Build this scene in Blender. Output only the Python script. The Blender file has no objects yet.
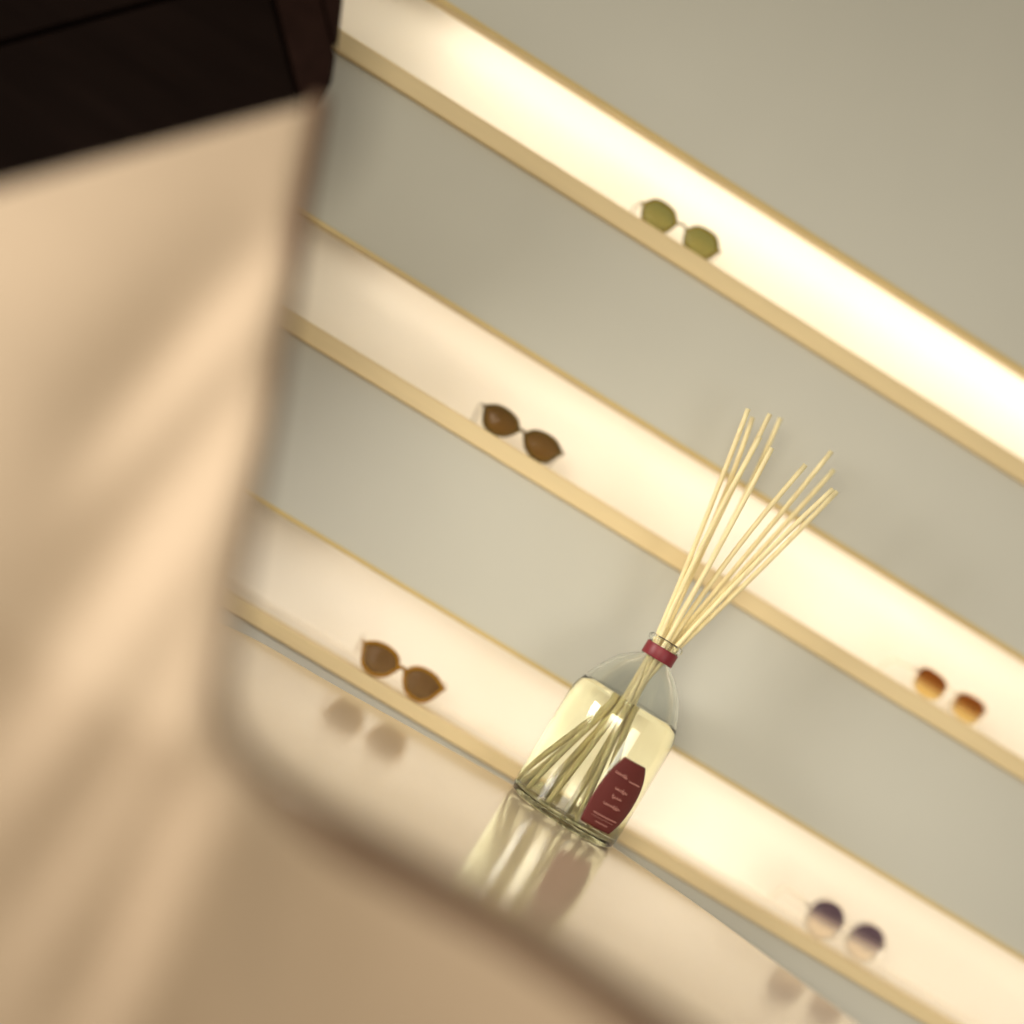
import bpy, bmesh, math, random
from mathutils import Vector, Matrix
random.seed(4)
C = bpy.context.scene.collection
PI = math.pi

# ------------------------------------------------------------------ camera
ROLL, PITCH, F, EYE = math.radians(31.2), math.radians(1.5), 1600.0, 0.905
cp, sp = math.cos(PITCH), math.sin(PITCH)
r0 = Vector((1, 0, 0)); f0 = Vector((0, cp, sp)); u0 = Vector((0, -sp, cp))
cr, sr = math.cos(ROLL), math.sin(ROLL)
R = r0 * cr + u0 * sr
U = -r0 * sr + u0 * cr
cam_d = bpy.data.cameras.new('camera'); cam = bpy.data.objects.new('camera', cam_d); C.objects.link(cam)
EYEV = Vector((0, 0, EYE))
m = Matrix((R, U, -f0)).transposed().to_4x4(); m.translation = EYEV
cam.matrix_world = m
cam_d.sensor_width = 36; cam_d.lens = 36 * F / 1024
cam_d.clip_start = 0.02
cam_d.dof.use_dof = True; cam_d.dof.focus_distance = 2.40
cam_d.dof.aperture_fstop = (cam_d.lens / 1000) / 0.155
bpy.context.scene.camera = cam

def ray(x, y): return (f0 * F + R * (x - 512) + U * (512 - y)) / F
def at_Y(x, y, Y):
    d = ray(x, y); return EYEV + d * (Y / d.y)
def at_z(x, y, z):
    d = ray(x, y); return EYEV + d * ((z - EYE) / d.z)
WORG = Vector((0, 2.53, 0)); PSI = math.radians(4.6)
e1 = Vector((math.cos(PSI), math.sin(PSI), 0)); e2 = Vector((-math.sin(PSI), math.cos(PSI), 0))
def at_wall(x, y, depth=0.0):                 # returns local (along, depth, z) on the shelf wall
    d = ray(x, y)
    t = ((WORG + e2 * depth - EYEV).dot(e2)) / d.dot(e2)
    p = EYEV + d * t - WORG
    return Vector((p.dot(e1), depth, p.z))

# ------------------------------------------------------------------ colour / materials
def lin(c):
    c /= 255.0
    return c / 12.92 if c <= 0.04045 else ((c + 0.055) / 1.055) ** 2.4
def rgb(r, g, b): return (lin(r), lin(g), lin(b), 1)

def mat(name, col, rough=0.5, spec=0.5, var=0.05, scale=8.0, metal=0.0, bump=0.0, bscale=200, stretch=None, sss=0.0):
    M = bpy.data.materials.new(name); M.use_nodes = True
    nt = M.node_tree; p = nt.nodes['Principled BSDF']
    tc = nt.nodes.new('ShaderNodeTexCoord'); src = tc.outputs['Object']
    if stretch:
        mp = nt.nodes.new('ShaderNodeMapping'); mp.inputs['Scale'].default_value = stretch
        nt.links.new(src, mp.inputs['Vector']); src = mp.outputs['Vector']
    n = nt.nodes.new('ShaderNodeTexNoise'); n.inputs['Scale'].default_value = scale; n.inputs['Detail'].default_value = 4
    nt.links.new(src, n.inputs['Vector'])
    rp = nt.nodes.new('ShaderNodeValToRGB')
    rp.color_ramp.elements[0].position = 0.3; rp.color_ramp.elements[1].position = 0.7
    rp.color_ramp.elements[0].color = tuple(c * (1 - var) for c in col[:3]) + (1,)
    rp.color_ramp.elements[1].color = tuple(min(1, c * (1 + var)) for c in col[:3]) + (1,)
    nt.links.new(n.outputs['Fac'], rp.inputs['Fac']); nt.links.new(rp.outputs['Color'], p.inputs['Base Color'])
    p.inputs['Roughness'].default_value = rough; p.inputs['Metallic'].default_value = metal
    p.inputs['Specular IOR Level'].default_value = spec
    if bump:
        b = nt.nodes.new('ShaderNodeBump'); b.inputs['Strength'].default_value = bump; b.inputs['Distance'].default_value = 0.001
        n2 = nt.nodes.new('ShaderNodeTexNoise'); n2.inputs['Scale'].default_value = bscale
        nt.links.new(src, n2.inputs['Vector']); nt.links.new(n2.outputs['Fac'], b.inputs['Height']); nt.links.new(b.outputs['Normal'], p.inputs['Normal'])
    return M

def glass(name, col, ior=1.45, rough=0.0):
    M = bpy.data.materials.new(name); M.use_nodes = True
    p = M.node_tree.nodes['Principled BSDF']
    p.inputs['Base Color'].default_value = col; p.inputs['Transmission Weight'].default_value = 1
    p.inputs['IOR'].default_value = ior; p.inputs['Roughness'].default_value = rough
    return M

def tinted(name, top, bottom, z0, z1, gloss=0.3):    # coloured lens: thin dyed sheet with a clear coat
    M = bpy.data.materials.new(name); M.use_nodes = True
    nt = M.node_tree; nt.nodes.remove(nt.nodes['Principled BSDF'])
    out = nt.nodes['Material Output']
    tc = nt.nodes.new('ShaderNodeTexCoord'); sx = nt.nodes.new('ShaderNodeSeparateXYZ'); nt.links.new(tc.outputs['Object'], sx.inputs[0])
    mr = nt.nodes.new('ShaderNodeMapRange'); mr.inputs[1].default_value = z0; mr.inputs[2].default_value = z1
    nt.links.new(sx.outputs['Z'], mr.inputs[0])
    rp = nt.nodes.new('ShaderNodeValToRGB'); rp.color_ramp.interpolation = 'EASE'
    sq = lambda c: tuple(v ** 0.5 for v in c[:3]) + (1,)     # light passes both faces of the lens
    rp.color_ramp.elements[0].color = sq(bottom); rp.color_ramp.elements[1].color = sq(top)
    nt.links.new(mr.outputs[0], rp.inputs[0])
    t = nt.nodes.new('ShaderNodeBsdfTransparent'); nt.links.new(rp.outputs[0], t.inputs[0])
    g = nt.nodes.new('ShaderNodeBsdfGlossy'); g.inputs['Roughness'].default_value = 0.05
    mx = nt.nodes.new('ShaderNodeMixShader'); fr = nt.nodes.new('ShaderNodeFresnel'); fr.inputs[0].default_value = 1.45
    ml = nt.nodes.new('ShaderNodeMath'); ml.operation = 'MULTIPLY'; ml.inputs[1].default_value = gloss; nt.links.new(fr.outputs[0], ml.inputs[0]); nt.links.new(ml.outputs[0], mx.inputs[0]); nt.links.new(t.outputs[0], mx.inputs[1]); nt.links.new(g.outputs[0], mx.inputs[2])
    nt.links.new(mx.outputs[0], out.inputs[0])
    return M

def emit(name, col, s):
    M = bpy.data.materials.new(name); M.use_nodes = True
    p = M.node_tree.nodes['Principled BSDF']
    p.inputs['Base Color'].default_value = col
    p.inputs['Emission Color'].default_value = col; p.inputs['Emission Strength'].default_value = s
    return M

M_WALL = mat('wall_paint', rgb(203, 201, 188), 0.75, 0.3, 0.02, 3)
M_NICHE = mat('niche_cream', rgb(250, 243, 230), 0.6, 0.3, 0.02, 5)
M_LIP = mat('lip_maple', rgb(232, 209, 160), 0.45, 0.4, 0.04, 6, stretch=(1, 8, 8))
M_TRIM = mat('trim_brass', rgb(212, 188, 128), 0.4, 0.5, 0.04, 10)
M_LED = {'top': emit('led_warm_bright', (1.0, 0.95, 0.86, 1), 3.8), 'mid': emit('led_warm', (1.0, 0.915, 0.81, 1), 2.15), 'low': emit('led_warm_dim', (1.0, 0.915, 0.81, 1), 1.9)}
M_TOP = mat('counter_gloss', rgb(224, 204, 176), 0.13, 0.75, 0.03, 4)
M_PANEL = mat('upholstery_beige', rgb(184, 163, 138), 0.7, 0.2, 0.03, 6, bump=0.1, bscale=900)
M_PIPE = mat('piping_brown', rgb(100, 76, 56), 0.6, 0.3, 0.05, 8)
M_WOOD = mat('dark_wood', rgb(19, 12, 9), 0.8, 0.02, 0.25, 4, stretch=(1, 6, 6))
M_WOOD2 = mat('dark_wood_red', rgb(31, 19, 15), 0.8, 0.02, 0.2, 4, stretch=(6, 1, 6))
M_FLOOR = mat('floor_wood', rgb(140, 112, 84), 0.5, 0.4, 0.15, 3, stretch=(1, 8, 1))
M_GLASS = glass('clear_glass', (0.975, 0.99, 0.96, 1), 1.46)
M_LIQ = glass('pale_liquid', (0.985, 0.985, 0.78, 1), 1.36)
M_REED = mat('pale_rattan', rgb(248, 228, 178), 0.65, 0.3, 0.14, 22, stretch=(14, 14, 1))
M_LABEL = mat('label_maroon', rgb(100, 40, 36), 0.6, 0.3, 0.05, 30)
M_INK = mat('label_ink', rgb(205, 150, 138), 0.6, 0.3, 0.02, 30)
M_RIBBON = mat('ribbon_red', rgb(124, 24, 36), 0.45, 0.5, 0.1, 60)

# ------------------------------------------------------------------ mesh helpers
def build(name, verts, faces, material, parent=None, smooth=False):
    me = bpy.data.meshes.new(name); me.from_pydata([tuple(v) for v in verts], [], faces); me.update()
    bm = bmesh.new(); bm.from_mesh(me); bmesh.ops.recalc_face_normals(bm, faces=bm.faces); bm.to_mesh(me); bm.free()
    o = bpy.data.objects.new(name, me); C.objects.link(o)
    me.materials.append(material)
    if smooth: me.polygons.foreach_set('use_smooth', [True] * len(me.polygons))
    if parent: o.parent = parent
    return o
class MB:
    def __init__(s): s.v = []; s.f = []
    def box(s, x0, x1, y0, y1, z0, z1):
        b = len(s.v)
        s.v += [(x, y, z) for x in (x0, x1) for y in (y0, y1) for z in (z0, z1)]
        s.f += [tuple(b + i for i in q) for q in ((0,1,3,2),(4,6,7,5),(0,4,5,1),(2,3,7,6),(0,2,6,4),(1,5,7,3))]
        return s
    def tube(s, pts, rad, n=10, cap=True, flat=1.0):
        b = len(s.v); pts = [Vector(p) for p in pts]; L = len(pts)
        rads = rad if isinstance(rad, (list, tuple)) else [rad] * L
        ref = None
        for i, p in enumerate(pts):
            t = (pts[min(i + 1, L - 1)] - pts[max(i - 1, 0)]).normalized()
            if ref is None:
                ref = Vector((0, 0, 1)) if abs(t.z) < 0.9 else Vector((0, 1, 0))
            a = (ref - t * ref.dot(t)).normalized(); c = t.cross(a); ref = a
            for k in range(n):
                w = 2 * PI * k / n
                s.v.append(tuple(p + a * (rads[i] * math.cos(w)) + c * (rads[i] * flat * math.sin(w))))
        for i in range(L - 1):
            for k in range(n):
                s.f.append((b + i*n + k, b + i*n + (k+1) % n, b + (i+1)*n + (k+1) % n, b + (i+1)*n + k))
        if cap:
            s.f.append(tuple(b + k for k in range(n))); s.f.append(tuple(b + (L-1)*n + k for k in range(n)))
        return s
    def prism(s, poly, d):                       # poly: list of 3-D points, d: extrusion vector
        b = len(s.v); n = len(poly); d = Vector(d)
        s.v += [tuple(Vector(p)) for p in poly] + [tuple(Vector(p) + d) for p in poly]
        s.f.append(tuple(range(b, b + n))); s.f.append(tuple(range(b + n, b + 2*n)))
        for k in range(n): s.f.append((b + k, b + (k+1) % n, b + n + (k+1) % n, b + n + k))
        return s
    def obj(s, name, material, parent=None, smooth=False): return build(name, s.v, s.f, material, parent, smooth)
def bevel(o, w, seg=3):
    md = o.modifiers.new('bevel', 'BEVEL'); md.width = w; md.segments = seg; md.limit_method = 'ANGLE'; md.angle_limit = math.radians(40)
    return o
def thing(name, label, cat, loc=(0, 0, 0), rz=0.0, group=None):
    o = bpy.data.objects.new(name, None); C.objects.link(o); o.empty_display_size = 0.05
    o.location = loc; o.rotation_euler = (0, 0, rz); o['label'] = label; o['category'] = cat
    if group: o['group'] = group
    return o
def catmull(pts, per=8, closed=False):
    pts = [Vector(p) for p in pts]; n = len(pts); out = []
    for i in range(n if closed else n - 1):
        if closed: a, b, c, d = pts[i-1], pts[i], pts[(i+1) % n], pts[(i+2) % n]
        else: a, b, c, d = pts[max(i-1, 0)], pts[i], pts[i+1], pts[min(i+2, n-1)]
        for k in range(per):
            t = k / per
            out.append(0.5 * ((2*b) + (c-a)*t + (2*a-5*b+4*c-d)*t*t + (3*b-a-3*c+d)*t**3))
    if not closed: out.append(pts[-1])
    return out

# ------------------------------------------------------------------ setting: floor and shelf wall
fl = MB().box(-3, 3.5, -1.5, 3.2, -0.05, 0).obj('floor', M_FLOOR); fl['kind'] = 'structure'
def zh(y): return at_wall(700, y).z
NICHES = [('top', zh(166), zh(281)), ('mid', zh(459), zh(584)), ('low', zh(765), zh(890))]   # (fascia edge, lip bottom)
X0, X1 = -2.2, 2.2
LIP = 0.023; DEPTH = 0.18
mb = MB()
edges = [2.3]
for _, t, b in NICHES: edges += [t, b]
edges.append(0.0)
for i in range(0, len(edges), 2):
    mb.box(X0, X1, 0, 0.03, edges[i+1], edges[i])
mb.box(X0, X1, DEPTH + 0.012, DEPTH + 0.04, 0, 2.3)
w = mb.obj('wall_back', M_WALL); w['kind'] = 'structure'; w.location = WORG; w.rotation_euler = (0, 0, PSI)
bevel(w, 0.003, 2)
SHELF_TOP = {}; LIPS = {'top': 0.032, 'mid': 0.031, 'low': 0.025}
lab = {'top': 'brightest lit wall shelf, topmost of the three, holding green sunglasses',
       'mid': 'lit wall shelf in the middle, holding one brown and one gradient amber pair',
       'low': 'lowest lit wall shelf, just behind the glass diffuser bottle'}
for nm, t, b in NICHES:
    sh = thing('display_shelf', lab[nm], 'shelf', WORG + Vector((0, 0, b)), PSI, 'lit display shelves in the wall')
    LIP = LIPS[nm]; SHELF_TOP[nm] = b + LIP
    MB().box(X0, X1, 0.032, DEPTH, 0.002, LIP).obj('shelf_board', M_NICHE, sh)
    bevel(MB().box(X0, X1, -0.012, 0.0318, 0, LIP).obj('front_lip', M_LIP, sh), 0.004)
    MB().box(X0, X1, DEPTH, DEPTH + 0.011, 0.002, t - b + 0.05).obj('back_panel', M_NICHE, sh)
    MB().box(X0, X1, 0.031, DEPTH, t - b + 0.05, t - b + 0.06).obj('top_panel', M_NICHE, sh)
    bevel(MB().box(X0, X1, -0.006, 0.0325, t - b - 0.003, t - b + 0.005).obj('top_trim', M_TRIM, sh), 0.002)
    zs = t - b + {'top': 0.034, 'mid': 0.020, 'low': 0.012}[nm]
    MB().box({'top': -0.50, 'mid': -0.40, 'low': -0.23}[nm], X1, 0.10, 0.125, zs, zs + 0.01).obj('light_strip', M_LED[nm], sh)

# ------------------------------------------------------------------ display counter
ZT = EYE - 0.296
ct = thing('display_table', 'glossy cream table with rounded edges on which the diffuser bottle stands', 'table', (0.35, 2.0, 0))
sc_ = thing('upholstered_screen', 'beige upholstered screen with relief shaped for diagonal light streaks and brown piped edge, in front of the table', 'screen', (0, 0, 0))
back = [(180, 606), (250, 636), (330, 682), (400, 721), (500, 777), (560, 812), (620, 851), (700, 906), (780, 965), (840, 1010), (900, 1056)]
bp = [at_z(x, y, ZT) for x, y in back]
bp = [Vector((p.x, min(p.y, WORG.y + p.x * math.tan(PSI) - 0.02), ZT)) for p in bp]
plan = catmull(bp + [Vector(p) for p in ((0.97, 2.0, ZT), (0.98, 1.82, ZT), (0.90, 1.67, ZT), (0.74, 1.60, ZT), (0.4, 1.585, ZT), (0.0, 1.585, ZT), (-0.15, 1.60, ZT), (-0.25, 1.67, ZT), (-0.33, 1.85, ZT), (-0.40, 2.1, ZT))], 6, True)
ctl = Vector((0.35, 2.0, 0))
top = MB().prism([p - ctl for p in plan], (0, 0, -0.035)).obj('table_top', M_TOP, ct); bevel(top, 0.006, 3)
MB().tube([(0, 0, 0), (0, 0, 0.02), (0, 0, 0.021), (0, 0, ZT - 0.035)], [0.24, 0.24, 0.06, 0.06], 32).obj('pedestal', M_PIPE, ct)

# upholstered screen: outline of its free edge (top corner -> rounded corner -> under the counter edge)
edge = [(320, 101), (312, 148), (302, 200), (291, 270), (279, 345), (264, 430), (250, 500), (236, 575), (224, 640), (216, 695),
        (222, 732), (242, 766), (280, 800), (335, 835), (390, 866), (440, 895), (500, 930), (560, 968), (620, 1008), (680, 1050), (740, 1092)]
outer = [(-90, 214), (-90, 240), (-90, 280), (-90, 350), (-90, 430), (-90, 520), (-90, 610), (-90, 700), (-90, 790), (-90, 890),
         (-90, 990), (-90, 1100), (20, 1140), (140, 1150), (250, 1160), (330, 1160), (420, 1160), (500, 1160), (580, 1165), (660, 1170), (760, 1180)]
ev = catmull([(x, y, 0) for x, y in edge], 10); ov = catmull([(x, y, 0) for x, y in outer], 10)
def horizon_u(x, y): return (677 + 0.6207 * (x - 700) - y) * 0.853
STREAK_RELIEF = [((300, 240), (110, 455), 26, 0.018), ((275, 385), (20, 765), 38, 0.033), ((235, 600), (30, 945), 34, 0.024), ((205, 780), (95, 1040), 28, 0.027)]  # made-up relief steps, shaped so side light shows as diagonal bright streaks
def relief(x, y):
    h = 0.0
    for (ax, ay), (bx, by), wd, am in STREAK_RELIEF:
        L = math.hypot(bx - ax, by - ay); dx, dy = (bx - ax) / L, (by - ay) / L
        n = (x - ax) * (-dy) + (y - ay) * dx          # signed distance across the streak step, + towards upper left
        s = ((x - ax) * dx + (y - ay) * dy) / L
        fade = 1 / (1 + math.exp(-(s + 0.02) * 14)) / (1 + math.exp((s - 1.05) * 8))
        h += am * fade * (math.tanh(n / wd) * math.exp(-(n / (wd * 3.2)) ** 2))
    return h
def screen_Y(x, y):
    u = horizon_u(x, y)
    Y = 1.50 + 0.35 * (max(u, -330) + 316) / 610
    k = 1 / (1 + math.exp(-(x - 235) / 14)) * (1 / (1 + math.exp(-(y - 800) / 30)))   # lower right part leans back underneath
    Y += k * 0.03 * (1 - math.exp(-max(0, x - 235) / 60))
    return Y
sv, sf = [], []
NT = 64; NS = len(ev)
for i in range(NS):
    for j in range(NT + 1):
        t = (j / NT) ** 1.15
        p = ev[i].lerp(ov[i], t)
        lip_r = 0.012 * math.exp(-(t * (ov[i] - ev[i]).length / 12.0) ** 2)
        sv.append(at_Y(p.x, p.y, screen_Y(p.x, p.y) + relief(p.x, p.y) + lip_r))
for i in range(NS - 1):
    for j in range(NT):
        a = i * (NT + 1) + j; sf.append((a, a + 1, a + NT + 2, a + NT + 1))
scr = build('cushion_panel', sv, sf, M_PANEL, sc_, True)
for p in scr.data.polygons: pass
if scr.data.polygons[200].normal.y > 0: scr.data.flip_normals()
so = scr.modifiers.new('thick', 'SOLIDIFY'); so.thickness = 0.03; so.offset = -1
pts, rads = [], []
for i, p in enumerate(ev):
    f = i / (NS - 1)
    pts.append(at_Y(p.x, p.y, screen_Y(p.x, p.y) + 0.018)); rads.append(0.011 + 0.013 * min(1, max(0, (f - 0.42) / 0.25)))
MB().tube(pts, rads, 14).obj('piping', M_PIPE, sc_, True)
base_p = at_Y(-20, 1100, 1.52)
bevel(MB().box(base_p.x - 0.08, base_p.x + 0.2, 1.51, 1.6, 0, base_p.z + 0.03).obj('plinth', M_PIPE, sc_), 0.01)

# ------------------------------------------------------------------ slanted dark wood panel at the upper left
YW = 2.2
wp = thing('wood_panel', 'dark brown wooden panel of jointed boards set at a slant above the beige screen', 'panel', at_Y(200, 20, YW))
wo = wp.location.copy()
def board(poly, M, Y=YW, d=0.022, nm='board'):
    b = MB().prism([at_Y(x, y, Y) - wo for x, y in poly], (0, d, 0)).obj(nm, M, wp); bevel(b, 0.002, 2); return b
sl = -0.272
def seam(x, o): return 43 + o + sl * x
board([(-120, seam(-120, 3.0)), (264, seam(264, 3.0)), (297, 100), (288, 142), (-120, 270)], M_WOOD)
board([(-120, seam(-120, -2.5)), (262.5, seam(262.5, -2.5)), (245, -140), (-120, -140)], M_WOOD)
board([(268, -30), (301, 99), (293, 138), (304, 128), (330, 78), (334, 52), (321, 0), (311, -40), (265, -40)], M_WOOD2)
board([(323.5, 0), (335.5, 48), (341, 0), (344, -40), (313, -40)], M_WOOD2)
board([(-118, -100), (330, -38), (334, 40), (322, 74), (300, 110), (286, 140), (-118, 262)], M_WOOD, YW + 0.0222, 0.012, 'backing_board')
pa = at_Y(235, 105, YW + 0.034) - wo
MB().tube([pa, pa + Vector((0, WORG.y + (pa.x + wo.x) * math.tan(PSI) - (YW + 0.034), 0))], 0.02, 16).obj('wall_bracket', M_WOOD2, wp)

# ------------------------------------------------------------------ reed diffuser
bc = at_z(560.6, 818.5, ZT)
S = 1.0
bt = thing('diffuser_bottle', 'large clear glass diffuser bottle of pale yellow liquid with maroon label and red neck band', 'bottle', (bc.x, bc.y, ZT + 0.0005))
outer_p = [(0, 0.003), (0.070, 0.003), (0.074, 0.0), (0.082, 0.0005), (0.0872, 0.004), (0.0892, 0.012), (0.0895, 0.03), (0.0897, 0.09), (0.0895, 0.172), (0.0882, 0.186), (0.084, 0.199),
           (0.0785, 0.212), (0.0715, 0.228), (0.0625, 0.244), (0.0515, 0.2585), (0.038, 0.2705), (0.0265, 0.2785), (0.0245, 0.2820), (0.0243, 0.3030), (0.0275, 0.3050), (0.029, 0.3080), (0.0285, 0.3120), (0.026, 0.3145), (0.023, 0.3140)]
inner_p = [(0.0212, 0.3100), (0.0208, 0.2820), (0.0228, 0.2765), (0.0345, 0.2680), (0.0480, 0.2560), (0.0590, 0.2415), (0.0682, 0.2260), (0.0752, 0.2105), (0.0807, 0.1975), (0.0845, 0.185), (0.0857, 0.172), (0.0858, 0.05), (0.0855, 0.022), (0.083, 0.014), (0.076, 0.0108), (0.05, 0.010), (0, 0.010)]
def lathe(prof, n=72):
    v, f = [], []; idx = []
    for r_, z in prof:
        if r_ == 0: v.append((0, 0, z)); idx.append([len(v) - 1])
        else:
            b = len(v); v += [(r_ * math.cos(2*PI*k/n), r_ * math.sin(2*PI*k/n), z) for k in range(n)]; idx.append(list(range(b, b + n)))
    for a, b in zip(idx, idx[1:]):
        for k in range(n):
            k2 = (k + 1) % n
            if len(a) == 1: f.append((a[0], b[k], b[k2]))
            elif len(b) == 1: f.append((a[k], a[k2], b[0]))
            else: f.append((a[k], a[k2], b[k2], b[k]))
    return v, f
v, f = lathe(outer_p + inner_p); g = build('glass_body', v, f, M_GLASS, bt, True)
LQ = 0.2075
liq = [(0, 0.0095), (0.05, 0.0095), (0.0765, 0.0103), (0.0836, 0.0136), (0.0861, 0.022), (0.0864, 0.05), (0.0863, 0.172), (0.0851, 0.185), (0.0813, 0.1975), (0.0762, LQ), (0.07, LQ - 0.0008), (0, LQ - 0.0008)]
v, f = lathe(liq); lq = build('liquid', v, f, M_LIQ, bt, True); 
for p in lq.data.polygons:
    if p.center.z > LQ - 0.002 and p.normal.z > 0.9: p.use_smooth = False
v, f = lathe([(0.0249, 0.2815), (0.0262, 0.2815), (0.0264, 0.282), (0.0264, 0.3010), (0.0262, 0.3015), (0.0249, 0.3015), (0.0249, 0.2815)], 48)
build('neck_band', v, f, M_RIBBON, bt, True)
# label wrapped round the glass
VIEW = -math.atan2(bc.x, bc.y)
def q3(a, b, c, t):          # quadratic through t = 0, .5, 1
    return a * (1-t) * (1-2*t) + b * 4*t*(1-t) + c * t*(2*t-1)
LZ0, LZ1 = 0.0235, 0.136
def lab_pt(s, t, r_):
    a = q3(0.285, 0.245, 0.385, t); b = q3(0.93, 1.16, 0.86, t)
    ph = a + (b - a) * s + VIEW
    z = LZ0 + (LZ1 - LZ0) * t
    return (r_ * math.sin(ph), -r_ * math.cos(ph), z)
n1, n2 = 20, 20
v = [lab_pt(i / n1, j / n2, rr) for rr in (0.0900, 0.0904) for i in range(n1 + 1) for j in range(n2 + 1)]
f = []; Kk = (n1 + 1) * (n2 + 1)
for i in range(n1):
    for j in range(n2):
        a = i * (n2 + 1) + j
        q = (a, a + n2 + 1, a + n2 + 2, a + 1); f.append(q); f.append(tuple(Kk + k for k in reversed(q)))
rim = [i * (n2+1) for i in range(n1+1)] + [n1 * (n2+1) + j for j in range(1, n2+1)] + [i * (n2+1) + n2 for i in range(n1-1, -1, -1)] + [j for j in range(n2-1, 0, -1)]
for a, b in zip(rim, rim[1:] + rim[:1]): f.append((a, b, Kk + b, Kk + a))
lb = build('label', v, f, M_LABEL, bt, True); lb['label'] = 'maroon barrel-shaped paper label with pale script'
ink = MB()
def script(s0, s1, t0, h, waves, tall=(), thick=0.00055, seed=1):
    rd = random.Random(seed); pts = []
    N = waves * 6
    for k in range(N + 1):
        u = k / N; ph = u * waves * 2 * PI
        wv = int(u * waves)
        amp = h * (1.9 if wv in tall else 0.75 + 0.3 * rd.random())
        pts.append(lab_pt(s0 + (s1 - s0) * u + 0.010 * math.cos(ph), t0 + amp * math.sin(ph), 0.09075))
    ink.tube(pts, thick, 5)
script(0.10, 0.42, 0.775, 0.013, 6, (4, 5), seed=2)
script(0.50, 0.86, 0.745, 0.010, 6, (), seed=3)
script(0.29, 0.60, 0.585, 0.016, 5, (3,), seed=4)
script(0.33, 0.56, 0.475, 0.014, 4, (0,), seed=5)
script(0.25, 0.66, 0.35, 0.014, 7, (4, 5), seed=6)
script(0.18, 0.82, 0.185, 0.007, 14, (), 0.0006, seed=7)
script(0.34, 0.70, 0.085, 0.006, 8, (), 0.0005, seed=9)
ink.tube([lab_pt(0.18 + 0.62 * k / 12, 0.14, 0.09065) for k in range(13)], 0.00022, 5)
lt = ink.obj('lettering', M_INK, bt); lt.parent = lb

# reeds
tips = [(748.2, 408.8), (752.5, 417.5), (760, 437), (770, 414), (780.5, 418), (772, 448), (805.5, 465), (831.5, 451.5), (834, 470), (833, 489), (837, 491.5)]
rl = ['reed with the leftmost and highest tip of the fan', 'reed close beside the leftmost tip of the fan', 'short reed behind the third tip, ending low in the left cluster',
      'pale reed with the middle tip of the left cluster', 'reed with the rightmost tip of the left cluster', 'shortest reed hidden behind the rightmost tip of the left cluster',
      'reed with the leftmost tip of the right cluster', 'whitish reed reaching highest in the right cluster', 'thin reed second highest on the far right of the fan',
      'upper of the two lowest reeds at the far right of the fan', 'lowest reed leaning farthest right of the fan']
piv = [(-0.0150, -0.004), (-0.0125, 0.0085), (-0.0115, -0.0105), (-0.0055, 0.0015), (-0.0020, 0.0145), (-0.0020, -0.0145), (0.0035, -0.005), (0.0040, 0.0055), (0.0090, 0.0125), (0.0110, -0.0110), (0.0152, 0.001)]
NZ = 0.296
bots = [(0.014, -0.046), (-0.016, 0.044), (0.046, 0.022), (0.032, -0.022), (-0.030, -0.038), (0.004, 0.016), (0.020, 0.050), (-0.046, 0.034), (-0.060, -0.022), (-0.034, 0.004), (-0.070, 0.012)]
for i in range(len(tips)):
    px, py = tips[i]; a = piv[i]; bx, by = bots[i]
    B = Vector((bc.x + bx, bc.y + by, ZT + 0.0150))
    P = Vector((bc.x + a[0], bc.y + a[1], ZT + NZ))
    T = at_Y(px, py, bc.y + a[1] * 2.5)
    path = []                                             # gently bowed rattan stick: one parabola through tip, neck and foot
    tp = (P - B).length / ((P - B).length + (T - P).length)
    for k in range(25):
        t = k / 24
        l0 = (t - tp) * (t - 1) / ((0 - tp) * (0 - 1)); l1 = t * (t - 1) / (tp * (tp - 1)); l2 = t * (t - tp) / (1 - tp)
        path.append(B * l0 + P * l1 + T * l2 - B)
    o = MB().tube(path, 0.0039, 10).obj('reed_stick', M_REED, None, True)
    o.data.polygons[-1].use_smooth = False; o.data.polygons[-2].use_smooth = False
    o.location = B
    o['label'] = 'natural ' + rl[i]; o['category'] = 'reed stick'; o['group'] = 'reeds standing in the diffuser bottle'

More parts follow.
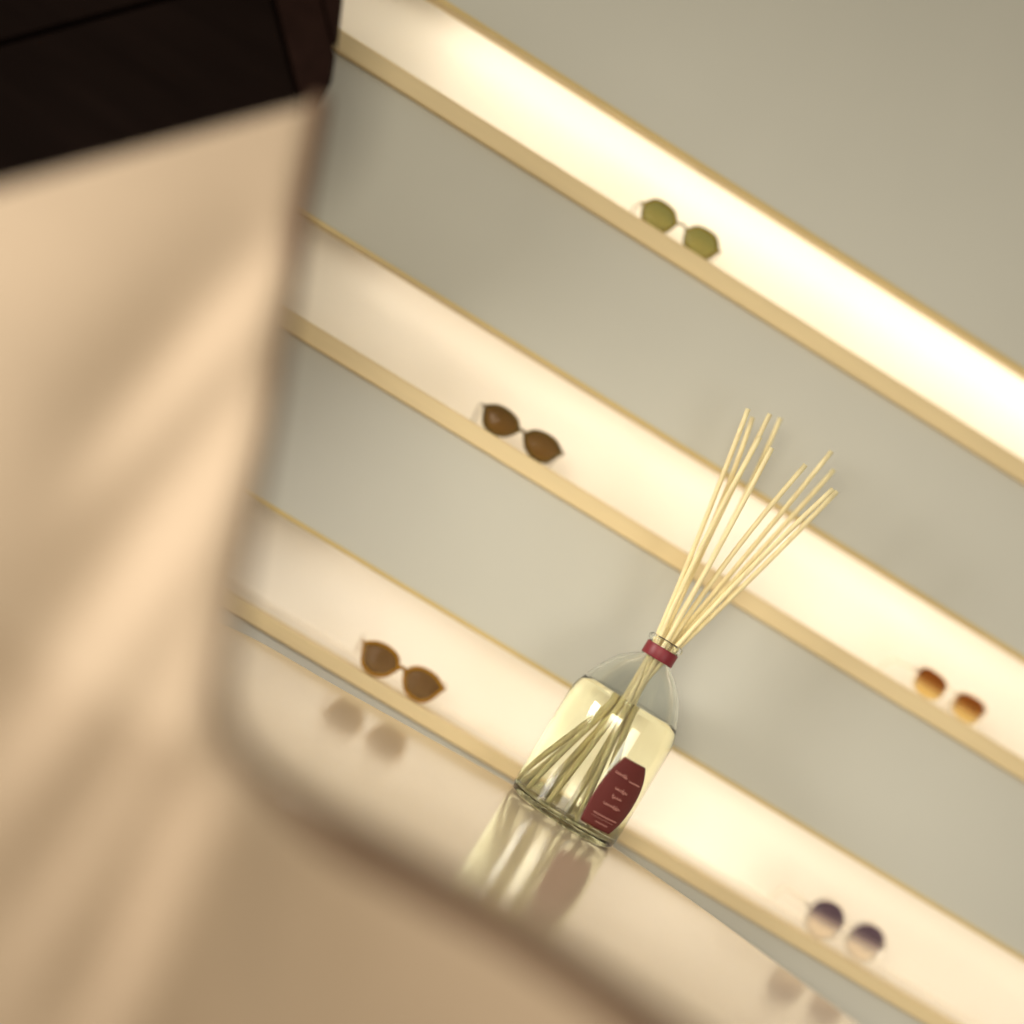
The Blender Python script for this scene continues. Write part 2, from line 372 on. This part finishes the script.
# ------------------------------------------------------------------ sunglasses
def outline(ctrl, sharp=()):
    """closed outline in metres; indices in sharp keep a pointed corner"""
    n = len(ctrl); out = []
    for i in range(n):
        b, c = Vector(ctrl[i] + (0,)), Vector(ctrl[(i+1) % n] + (0,))
        a = b * 2 - c if i in sharp else Vector(ctrl[i-1] + (0,))
        d = c * 2 - b if (i+1) % n in sharp else Vector(ctrl[(i+2) % n] + (0,))
        if i in sharp: a = b - (c - b) * 0.4
        if (i+1) % n in sharp: d = c + (c - b) * 0.4
        for k in range(7):
            t = k / 7
            out.append(0.5 * ((2*b) + (c-a)*t + (2*a-5*b+4*c-d)*t*t + (3*b-a-3*c+d)*t**3))
    return [(p.x * 0.01, p.y * 0.01) for p in out]
def sunglasses(label, lens_px, wall_depth, ctrl, sharp, rim, Mf, Ml, shelf, yaw=0.0, bridge_z=0.006, temple_r=0.0022, mt=None, pads=False, tdrop=0.03):
    (ax, ay), (bx, by) = lens_px
    A = at_wall(ax, ay, wall_depth); B = at_wall(bx, by, wall_depth)
    half = (B - A).length / 2; mid = (A + B) / 2
    o2 = outline(ctrl, sharp)                                  # right-hand lens, x outward
    low = min(p[1] for p in o2) - rim
    zc = -low + 0.0002                                         # lens centre above the shelf
    pos = WORG + e1 * mid.x + e2 * wall_depth + Vector((0, 0, SHELF_TOP[shelf]))
    g = thing('sunglasses', label, 'sunglasses', pos, PSI + yaw, 'sunglasses on the wall shelves')
    fr = MB(); n = len(o2); T = 0.0035
    half2 = half / max(0.5, math.cos(yaw))
    for sx in (-1, 1):
        b0 = len(fr.v)
        for k in range(n):
            x, z = o2[k]
            xm, zm = o2[k-1]; xn, zn = o2[(k+1) % n]
            tx, tz = xn - xm, zn - zm; L = math.hypot(tx, tz) or 1
            nx, nz = tz / L, -tx / L
            if nx * x + nz * z < 0: nx, nz = -nx, -nz
            for off, yy in ((-0.0006, 0.0), (rim * 0.5, -0.0012), (rim, 0.0), (rim, T), (-0.0006, T)):
                fr.v.append((sx * (half2 + x + nx * off), yy, zc + z + nz * off))
        for k in range(n):
            for j in range(5):
                a = b0 + k*5 + j; b = b0 + k*5 + (j+1) % 5; c = b0 + ((k+1) % n)*5 + (j+1) % 5; d = b0 + ((k+1) % n)*5 + j
                fr.f.append((a, b, c, d))
    inx = min(p[0] for p in o2); outx = max(p[0] for p in o2)
    xi = half2 + inx - rim * 0.5
    oz = [p[1] for p in o2 if p[0] == outx][0]
    bz = zc + bridge_z
    fr.tube([Vector((-xi - 0.003, 0.0015, bz - 0.002)), Vector((-xi * 0.5, 0.0, bz + 0.001)), Vector((0, -0.0005, bz + 0.002)), Vector((xi * 0.5, 0.0, bz + 0.001)), Vector((xi + 0.003, 0.0015, bz - 0.002))], max(0.0016, rim * 0.6), 8)
    ohx = half2 + outx + rim * 0.6
    for sx in (-1, 1):
        fr.tube([Vector((sx * (ohx - 0.002), 0.0015, zc + oz)), Vector((sx * (ohx + 0.003), 0.004, zc + oz + 0.001)), Vector((sx * (ohx + 0.003), 0.009, zc + oz + 0.001))], max(0.0018, temple_r), 8)
    fo = fr.obj('frame', Mf, g)
    for sx in (-1, 1):
        lm = MB(); N = len(o2)
        rings = [1.0, 0.66, 0.33]
        for q in rings:
            for x, z in o2: lm.v.append((sx * x * q, -0.0022 * (1 - q * q), z * q))
        lm.v.append((0, -0.0022, 0))
        for r_ in range(2):
            for k in range(N): lm.f.append((r_*N + k, r_*N + (k+1) % N, (r_+1)*N + (k+1) % N, (r_+1)*N + k))
        for k in range(N): lm.f.append((2*N + k, 2*N + (k+1) % N, 3*N))
        lo = lm.obj('lens', Ml, g, True); lo.location = (sx * half2, 0.0016, zc)
        sd = lo.modifiers.new('thick', 'SOLIDIFY'); sd.thickness = 0.0012; sd.offset = 0
        tl = 0.115; zt = zc + oz + 0.001
        tx = sx * (ohx + 0.003)
        zend = max(temple_r + 0.0004, zt - tdrop)
        path = catmull([(tx, 0.0085, zt), (tx + sx * 0.002, 0.04, zt + 0.0005), (tx + sx * 0.002, 0.075, zt), (tx - sx * 0.001, 0.095, zt - (zt - zend) * 0.3), (tx - sx * 0.004, tl, zend)], 6)
        MB().tube(path, temple_r, 8, flat=0.7).obj('temple', mt or Mf, g, True)
        if pads:
            MB().tube([Vector((sx * (xi - 0.001), 0.004, zc - 0.001)), Vector((sx * (xi - 0.003), 0.008, zc - 0.004)), Vector((sx * (xi - 0.002), 0.009, zc - 0.010))], 0.0012, 6).obj('nose_pad', Mf, g, True)
    return g
M_F_GOLD = mat('frame_honey', rgb(124, 104, 22), 0.25, 0.5, 0.25, 120)
M_F_OLIVE = mat('frame_olive_horn', rgb(84, 68, 16), 0.3, 0.5, 0.3, 120)
M_F_AMBER = mat('frame_amber', rgb(156, 110, 22), 0.25, 0.5, 0.2, 120)
M_F_CLEAR = glass('frame_crystal', (0.97, 0.95, 0.9, 1), 1.3, 0.05)
M_F_CLEAR2 = glass('frame_champagne', (0.96, 0.91, 0.8, 1), 1.3, 0.05)
M_L_GREEN = tinted('lens_green', rgb(118, 118, 72), rgb(146, 142, 88), -0.016, 0.018)
M_L_BROWN = tinted('lens_brown', rgb(100, 78, 46), rgb(126, 98, 56), -0.018, 0.018)
M_L_BROWN2 = tinted('lens_smoky_brown', rgb(112, 88, 58), rgb(124, 102, 74), -0.02, 0.02)
M_L_AMBER = tinted('lens_amber_gradient', rgb(125, 70, 25), rgb(248, 222, 150), -0.019, 0.013)
M_L_PLUM = tinted('lens_plum_gradient', rgb(98, 84, 104), rgb(246, 236, 222), -0.016, 0.018)
def grow(l, k): return [(x * k, y * k) for x, y in l]
hexa = [(2.65, 0.35), (1.25, 1.75), (-1.25, 1.65), (-2.55, 0.35), (-1.5, -1.5), (1.5, -1.55)]
cat_ = [(2.85, 0.75), (1.3, 1.65), (-0.4, 1.75), (-1.9, 1.3), (-2.8, 0.25), (-1.6, -1.2), (0.0, -1.8), (1.7, -1.35)]
cat2 = [(2.75, 0.95), (1.3, 1.75), (-0.4, 1.9), (-1.9, 1.45), (-2.75, 0.3), (-1.7, -1.4), (0.0, -2.05), (1.7, -1.45)]
squ = [(2.6, 0.9), (1.6, 1.75), (-0.6, 1.8), (-2.2, 1.3), (-2.55, 0.1), (-1.9, -1.5), (0.2, -1.9), (2.0, -1.4)]
rnd = [(2.6, 0.5), (1.9, 1.9), (0.2, 2.45), (-1.6, 2.0), (-2.55, 0.5), (-2.1, -1.4), (0.0, -2.4), (2.0, -1.5)]
sunglasses('green-lensed sunglasses in honey frames alone on the top shelf', [(659, 216.4), (700.8, 242)], 0.012, grow(hexa, 1.12), (0, 3), 0.0036, M_F_GOLD, M_L_GREEN, 'top', bridge_z=0.007)
sunglasses('brown-lensed cat-eye sunglasses in olive frames on the left of the middle shelf', [(501, 420.3), (542.2, 444.6)], 0.012, grow(cat_, 1.1), (0, 4), 0.0042, M_F_OLIVE, M_L_BROWN, 'mid', bridge_z=0.005)
sunglasses('brown cat-eye sunglasses in thick amber frames, left of the bottle', [(381.4, 656.4), (423.6, 681)], 0.014, grow(cat2, 1.1), (0, 4), 0.0054, M_F_AMBER, M_L_BROWN2, 'low', bridge_z=0.006)
sunglasses('clear-framed sunglasses with amber gradient lenses, right end of the middle shelf', [(928.9, 683.7), (970.5, 709.3)], 0.014, grow(squ, 1.15), (), 0.0030, M_F_CLEAR2, M_L_AMBER, 'mid', yaw=math.radians(12), pads=True, bridge_z=0.009)
sunglasses('round crystal-framed sunglasses with plum gradient lenses, right of the bottle', [(825, 917), (868, 944)], 0.016, grow(rnd, 1.3), (), 0.0034, M_F_CLEAR, M_L_PLUM, 'low', yaw=math.radians(14), temple_r=0.003, bridge_z=0.012)

# ------------------------------------------------------------------ light
def area(name, loc, target, sx, sy, power, col, spread=180):
    l = bpy.data.lights.new(name, 'AREA'); l.shape = 'RECTANGLE'; l.size = sx; l.size_y = sy; l.energy = power; l.color = col; l.spread = math.radians(spread)
    o = bpy.data.objects.new(name, l); C.objects.link(o); o.location = loc
    o.rotation_euler = (Vector(target) - Vector(loc)).to_track_quat('-Z', 'Y').to_euler()
    return o
area('left_grazing_light', (-1.95, 1.2, 1.08), (-0.35, 1.68, 0.82), 0.7, 0.5, 8.2, (1.0, 0.95, 0.88), 75)  # added unseen lamp, grazes the screen from the left to bring out its streaks
area('front_fill_light', (-0.55, -0.9, 1.25), (0.35, 2.5, 0.72), 1.5, 0.7, 11, (1.0, 0.91, 0.74), 95)  # added soft fill from behind the camera for wall and bottle
area('low_right_fill', (1.35, 0.7, 0.8), (0.7, 2.5, 0.66), 0.7, 0.6, 1.5, (1.0, 0.96, 0.88), 80)  # added unseen fill that brightens the lower right of the wall
W = bpy.data.worlds.new('world'); bpy.context.scene.world = W; W.use_nodes = True
W.node_tree.nodes['Background'].inputs[0].default_value = (1.0, 0.93, 0.80, 1)
W.node_tree.nodes['Background'].inputs[1].default_value = 0.37

vs = bpy.context.scene.view_settings
vs.view_transform = 'Standard'; vs.look = 'None'; vs.exposure = 0.13; vs.gamma = 1.0; vs.use_curve_mapping = False
